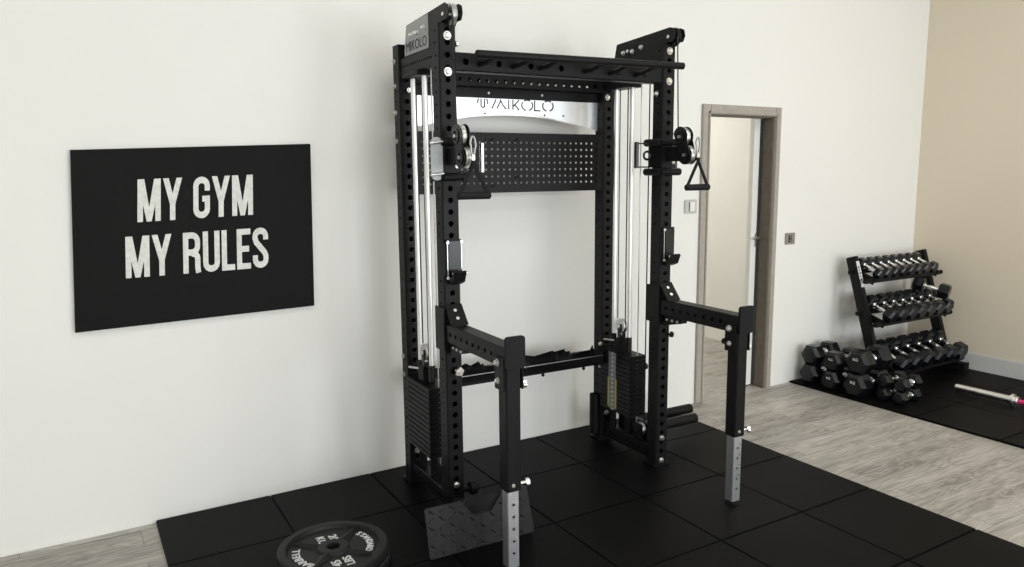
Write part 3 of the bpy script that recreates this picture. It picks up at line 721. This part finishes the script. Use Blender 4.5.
# ------------------------------------------------------------------ spotter arms with telescopic legs
def spotter_arm(a, label, left):
    t = thing('spotter_arm', label, 'spotter arm', (0, 0, 0), PHI, 'spotter arms with legs')
    z0, z1, ye = .833, .915, -.560
    mb = MB(); htube(mb, (a, ye, (z0 + z1) / 2), -.004 - ye, 'y', .074, z1 - z0, True, False, .0095, pitch=.055, z0=.115)
    mb.build('arm', 'black', t)
    gp = MB().prism([(-.003, .998), (-.008, .998), (-.080, .915), (-.072, .915)], (a - .036, 0, 0), (0, 1, 0), (0, 0, 1), (.080, 0, 0))
    for q in (a - .0455, a + .0405): gp.box(q, q + .005, -.016, SEC + .004, .79, .985, .0015)
    gp.box(a - .0405, a + .0405, -.009, -.003, .80, .985, .001)
    gp.build('mounting_bracket', 'black', t)
    for y, z in ((-.024, .972), (-.051, .941)):
        bolt((a + .004, y, z), (0, -.75, .66), .0085, .005, 'zinc', t)
    MB().prism([(-.018, .833), (-.018, .775), (-.16, .808), (-.16, .833)], (a - .018, 0, 0), (0, 1, 0), (0, 0, 1), (.036, 0, 0)).build('lower_gusset', 'black', t)
    for y in (-.05, -.09, -.13): bolt((a - .018, y, .812), (-1, 0, 0), .006, .005, 'steel', t)
    ep = MB(); w_, h_, r_ = .042, .063, .012; zc = .897
    out = arc(w_ - r_, h_ - r_, r_, r_, 0, 90, 5) + arc(-w_ + r_, h_ - r_, r_, r_, 90, 180, 5) + arc(-w_ + r_, -h_ + r_, r_, r_, 180, 270, 5) + arc(w_ - r_, -h_ + r_, r_, r_, 270, 360, 5)
    ep.prism(out, (a, ye - .014, zc), (1, 0, 0), (0, 0, 1), (0, .013, 0)).build('end_plate', 'rub', t)
    yc = -.522
    lg = MB(); wl_ = .064
    lg.box(a - wl_ / 2, a + wl_ / 2, yc - wl_ / 2, yc + wl_ / 2, .335, .832, .004)
    leg = lg.build('leg', 'black', t)
    for q in (a - .044, a + .038): MB().box(q, q + .006, yc - .034, yc + .040, .745, .875, .002).build('hinge_plate', 'black', t)
    inn = MB(); htube(inn, (a, yc, .016), .335 - .016, 'z', .050, .050, False, True, .0062, .0062, c=.003, pitch=.0508, z0=.06)
    il = inn.build('inner_leg', 'legsteel', leg)
    MB().lathe((a, yc, 0.0), (0, 0, 1), [(0, .034), (.006, .034), (.012, .022), (.020, .020)], 22).build('rubber_foot', 'rub', leg)
    for i in range(4):
        text(str(i + 3), .014, 'hole_number', 'white' if left else 'hole', leg, (a - .002 + .013, yc - .0258, .295 - i * .0508), (1, 0, 0), (0, 0, 1), .0004)
    bolt((a - .045, yc + .012, .852), (-1, 0, 0), .012, .012, 'zinc' if not left else 'steel', t)
    bolt((a - .045, yc + .008, .782), (-1, 0, 0), .010, .010, 'zinc', t)
    star_knob('locking_knob', (a + .044, yc, .757), (1, -.1, 0), 'zinc', t, .015, .014)
    star_knob('locking_knob', (a + .033, yc - .01, .356), (1, -.3, .1), 'zinc', leg, .015, .028)
    bolt((a - .004, yc - .032, .362), (0, -1, 0), .006, .006, 'zinc', leg)
    if left is False: star_knob('hinge_knob', (a - .045, yc + .028, .79), (-1, 0, 0), 'blackg', t, .012, .006)
    return t
spotter_arm(AL - .006, 'black spotter arm on the left front post with telescopic steel leg', True)
spotter_arm(AR - .006, 'black spotter arm on the right front post with telescopic steel leg', False)

# ------------------------------------------------------------------ diamond tread foot plate at the left post
fp = thing('foot_plate', 'dark diamond tread foot plate leaning before the left front post', 'foot plate', (0, 0, 0), PHI)
yb_ = -.300
out = [(-.242, -.0), (.238, .0), (.247, .008), (.222, .205), (.212, .216), (.098, .212), (.045, .142), (-.045, .142), (-.098, .212), (-.250, .214), (-.258, .205), (-.250, .010)]
def lean(v): return (v[0], v[1] + .10 * v[2], v[2])
tp = MB().prism(out, (0, yb_ - .004, .002), (1, 0, 0), (0, 0, 1), (0, .010, 0)); tp.v = [lean(v) for v in tp.v]
tpo = tp.build('tread', 'tread', fp)
lz = MB(); 
for i in range(-5, 6):
    for j in range(0, 6):
        cx, cz = i * .0465, .019 + j * .036
        up_ = (i + j) % 2
        ok = -.241 < cx < .228 and .010 < cz < .205 and not (cz > .135 and abs(cx) < .09) and not (cz > .17 and cx > .21)
        if not ok: continue
        d = Vector((cos(R(40 if up_ else 140)), sin(R(40 if up_ else 140)))); n2 = Vector((-d.y, d.x)); c0 = Vector((cx, cz))
        yp = yb_ - .0042
        P3 = lambda q, h: (q.x, yp - h, q.y)
        lz.add([P3(c0 - d * .022, 0), P3(c0 + d * .022, 0), P3(c0 - n2 * .0062, 0), P3(c0 + n2 * .0062, 0), P3(c0 - d * .010, .0055), P3(c0 + d * .010, .0055)],
               [(0, 4, 3), (0, 2, 4), (1, 3, 5), (1, 5, 2), (4, 5, 3), (4, 2, 5)])
lz.v = [lean(v) for v in lz.v]
lz.build('tread_pattern', 'tread', tpo)
MB().bar((.005, yb_ + .02, .075), (.005, -.012, .075), .05, .05, c=.003).box(-.04, .05, yb_ + .014, yb_ + .022, .03, .125, .002).build('support_arm', 'black', fp)
star_knob('locking_knob', (.072, -.07, .085), (.6, -.4, .6), 'blackg', fp, .018, .02)

# ------------------------------------------------------------------ iron weight plates stacked on the mat
def weight_plate(loc, rz, label, lettered):
    t = thing('weight_plate', label, 'weight plate', loc, rz, 'iron plates on the mat')
    Rr, th = .2205, .040
    pr = [(.0, .027), (0, .205), (.004, .219), (.010, Rr), (.030, Rr), (.036, .2195), (th, .214), (th, .190), (.037, .186), (.024, .180), (.024, .068), (.034, .062), (.036, .058), (.036, .029), (.034, .027)]
    MB().lathe((0, 0, 0), (0, 0, 1), pr, 64, closed=True).build('disc', 'iron', t)
    for g_ in (40, 140, 228, 312):
        g = R(g_); d = Vector((cos(g), sin(g), 0)); n2 = Vector((-d.y, d.x, 0)); z = Vector((0, 0, 1))
        a0 = d * .060; a1 = d * .182
        vs = [a0 + n2 * .030 + z * .024, a0 - n2 * .030 + z * .024, a0 + z * .037, a1 + n2 * .006 + z * .024, a1 - n2 * .006 + z * .024, a1 + z * .036]
        MB().add(vs, [(0, 3, 5, 2), (1, 2, 5, 4), (3, 4, 5), (0, 2, 1)]).build('spoke', 'iron', t)
    if lettered:
        zt = .0252
        def around(wd, a0, a1, rad, size):
            for i, c in enumerate(wd):
                g = R(a0 + (a1 - a0) * i / (len(wd) - 1)); d = Vector((cos(g), sin(g), 0)); u = Vector((sin(g), -cos(g), 0))
                text(c, size, 'letter', 'white', t, (d.x * rad, d.y * rad, zt), u, d, .0012, squeeze=.92, bold=.0007)
        around('BARBELL', 217, 157, .146, .043)
        around('STANDARD', 27, -35, .146, .039)
        text('45', .050, 'letter', 'white', t, (-.024, -.124, zt), (0, 1, 0), (-1, 0, 0), .0012, bold=.0007)
        text('LBS', .048, 'letter', 'white', t, (.024, -.126, zt), (0, 1, 0), (-1, 0, 0), .0012, bold=.0007)
        text('20', .048, 'letter', 'white', t, (.026, .090, zt), (0, -1, 0), (1, 0, 0), .0012, bold=.0007)
        text('KG', .048, 'letter', 'white', t, (-.024, .090, zt), (0, -1, 0), (1, 0, 0), .0012, bold=.0007)
    return t
weight_plate((-.596, -.118, .0), R(25), 'grey iron weight plate under the lettered one, flat on the mat', False)
weight_plate((-.600, -.108, .0405), 0, 'dark grey iron weight plate with white raised lettering, topmost of two on the mat', True)

# ------------------------------------------------------------------ dumbbells
def dumbbell_proto(Rh, hl, gap, rg, label, grp, text_=False):
    """axis along local X, base (lowest flat) at z=0; Rh circumradius, hl head length, gap handle length"""
    ap = Rh * .866
    t = thing('dumbbell', label, 'dumbbell', (0, 0, 0), 0, grp)
    for s_ in (-1, 1):
        x0 = s_ * gap / 2
        h_ = MB().lathe((x0, 0, ap), (s_, 0, 0), [(0, Rh * .74), (hl * .13, Rh), (hl * .80, Rh), (hl, Rh * .72)], 6, ang0=pi / 6, smooth=False)
        ho = h_.build('hex_head', 'hex', t)
        MB().cyl((x0 - s_ * .010, 0, ap), (x0 + s_ * .002, 0, ap), rg * 1.75, 16, .002).build('collar', 'chrome', t)
        if text_:
            xe = x0 + s_ * (hl + .0006)
            text('KG', Rh * .30, 'end_mark', 'white', ho, (xe, 0, ap + Rh * .25), (0, -1 if s_ < 0 else 1, 0), (0, 0, 1), .0006)
    MB().lathe((-gap / 2, 0, ap), (1, 0, 0), [(0, rg * 1.0), (gap * .2, rg * 1.0), (gap * .5, rg * 1.25), (gap * .8, rg * 1.0), (gap, rg * 1.0)], 16).build('handle', 'chrome', t)
    return t

def place(root, first, loc, rot, label):
    o = root if first else dup(root)
    o.location = loc; o.rotation_euler = rot; o['label'] = label
    return o
# the rack: two leaning frames and three tiers of rails
dr = thing('dumbbell_rack', 'black three-tier dumbbell rack in the corner by the beige wall', 'dumbbell rack', (0, 0, 0))
DX = (3.634, 4.515)
ft = (.30, .06); tpz = (.575, .915)        # front-leaning post: bottom (y,z) and top (y,z)
for x in DX:
    MB().bar((x, .315, .075), (x, tpz[0], tpz[1]), .048, .075, (0, -1, 0), c=.004).build('post', 'black', dr)
    MB().box(x - .032, x + .032, .150, .660, .008, .065, .004).build('foot', 'black', dr)
    MB().box(x - .034, x + .034, .140, .152, .0, .070, .004).build('foot_cap', 'rub', dr)
    MB().prism([(.335, .066), (.52, .066), (.40, .27)], (x - .004, 0, 0), (0, 1, 0), (0, 0, 1), (.008, 0, 0)).build('gusset', 'black', dr)
# white logo strip on the left post, front face
pa, pb2 = Vector((DX[0], .315, .075)), Vector((DX[0], tpz[0], tpz[1])); dd = (pb2 - pa).normalized(); nn = Vector((0, -dd.z, dd.y))
st = MB(); p0 = pa + dd * (pb2 - pa).length * .73; p1 = pa + dd * (pb2 - pa).length * .955
st.bar(p0 + nn * .0385, p1 + nn * .0385, .036, .001, tuple(nn)); dcl = st.build('decal', 'white', dr)
dk = MB()
for i, f_ in enumerate((.30, .42, .54, .66, .78)):
    q = p0 + (p1 - p0) * f_ + nn * .0392
    dk.bar(q - dd * .008 + Vector((-.010 + .006 * (i % 2), 0, 0)), q + dd * .008 + Vector((.008 - .008 * (i % 2), 0, 0)), .010, .0008, tuple(nn))
dk.build('decal_print', 'hole', dcl)
# tiers: (front y,z), (rear y,z) seat heights
TIERS = [((.425, .765), (.555, .820)), ((.325, .455), (.475, .517)), ((.205, .108), (.385, .180))]
for (fy, fz), (ry, rz) in TIERS:
    for (y, z) in ((fy, fz), (ry, rz)):
        MB().box(DX[0] - .045, DX[1] + .028, y - .016, y + .016, z - .032, z, .003).build('rail', 'black', dr)
    for x in DX:
        s_ = 1 if x == DX[0] else -1
        MB().bar((x + s_ * .036, fy - .020, fz - .020), (x + s_ * .036, ry + .045, rz - .012), .010, .055, c=.002).build('shelf_bracket', 'black', dr)
        MB().cyl((x - s_ * .046, fy, fz - .016), (x - s_ * .052, fy, fz - .016), .017, 14, .002).build('rail_cap', 'rub', dr)
SH = ['top', 'middle', 'bottom']
spec = [(.046, .056, .105, .0125, 8, 3.712, .0985), (.062, .075, .112, .0135, 7, 3.725, .1185), (.070, .090, .115, .0145, 6, 3.720, .146)]
first_big = None
for ti, ((fy, fz), (ry, rz)) in enumerate(TIERS):
    Rh, hl, gap, rg, n_, xa, px_ = spec[ti]
    root = dumbbell_proto(Rh, hl, gap, rg, '', 'hex dumbbells on the %s shelf' % SH[ti])
    sl = math.atan2(rz - fz, ry - fy)      # slope of the seat
    ym, zm = (fy + ry) / 2, (fz + rz) / 2
    for i in range(n_):
        # local X points from rear (-) to front (+): rotate so +X -> (0,-cos,-sin)
        mt = Matrix(((0, 1, 0), (-cos(sl), 0, sin(sl)), (-sin(sl), 0, -cos(sl)))).to_4x4()
        X = Vector((0, -cos(sl), -sin(sl))); Y = Vector((1, 0, 0)); Z = X.cross(Y)
        mt = Matrix((X, Y, Z)).transposed().to_4x4()
        if Z.z < 0: Y = -Y; Z = X.cross(Y); mt = Matrix((X, Y, Z)).transposed().to_4x4()
        e = mt.to_euler()
        # the rails carry the heads: the two rails sit under them
        n3 = Z * .006
        place(root, i == 0, (xa + i * px_, ym, zm + n3.z), e, 'black hex dumbbell on the rack, %s shelf, %s from the left' % (SH[ti], ORD[i]))
# one larger dumbbell lying across the right end of the middle shelf
root = dumbbell_proto(.064, .078, .105, .0145, '', 'x'); del root['group']
X = Vector((.30, -.93, -.22)).normalized(); Z = Vector((0, 0, 1)); Z = (Z - X * Z.dot(X)).normalized(); Y = Z.cross(X)
place(root, True, (4.275, .34, .604), Matrix((X, Y, Z)).transposed().to_euler(), 'black hex dumbbell lying on top of the middle shelf row at its right end')
# floor stacks: three big pairs along the rack's left, axis roughly along x
big = [(.081, .105, .100, 3.345, .585), (.078, .105, .100, 3.335, .395), (.094, .120, .105, 3.335, .190)]
where = ['next to the wall', 'middle of the three stacks', 'nearest the camera']
for i, (Rh, hl, gap, x, y) in enumerate(big):
    root = dumbbell_proto(Rh, hl, gap, .017, '', 'large hex dumbbells stacked left of the rack', i > 0)
    for j in range(2):
        place(root, j == 0, (x + (.012 if j else 0), y + (.006 if j else 0), .0005 + j * Rh * 1.734), (0, 0, R(4 if j else 1)), 'large black hex dumbbell, %s of the floor stack %s' % ('topmost' if j else 'lower', where[i]))
# small pairs in front
root = dumbbell_proto(.051, .062, .095, .013, '', 'small hex dumbbells stacked on the mat')
sm = [(3.375, .036, 0, 'lower rear'), (3.385, .038, 1, 'upper rear'), (3.372, -.080, 0, 'lower front'), (3.380, -.078, 1, 'upper front')]
for i, (x, y, j, wh) in enumerate(sm):
    place(root, i == 0, (x, y, .0005 + j * .089), (0, 0, R(-4 + 3 * i)), 'small black hex dumbbell at the %s of the low floor stack' % wh)

# ------------------------------------------------------------------ barbell with pink grip
bz = .0415
br = thing('barbell', 'barbell with steel sleeve and pink shaft on the corner mat', 'barbell', (3.878, -.128, .0), R(1.2))
MB().lathe((0, 0, bz), (0, -1, 0), [(0, .021), (.003, .0245), (.36, .0245)], 24).build('sleeve', 'zinc', br)
MB().lathe((0, -.36, bz), (0, -1, 0), [(0, .041), (.004, .0415), (.022, .0415), (.022, .030), (.040, .030), (.043, .026)], 28).build('collar', 'zinc', br)
MB().cyl((0, -.40, bz), (0, -1.70, bz), .0145, 18).build('shaft', 'pink', br)
MB().lathe((0, -1.70, bz), (0, -1, 0), [(0, .026), (.003, .030), (.021, .030), (.021, .0415), (.039, .0415), (.043, .041)], 28).build('collar', 'zinc', br)
MB().lathe((0, -1.743, bz), (0, -1, 0), [(0, .0245), (.357, .0245), (.36, .021)], 24).build('sleeve', 'zinc', br)
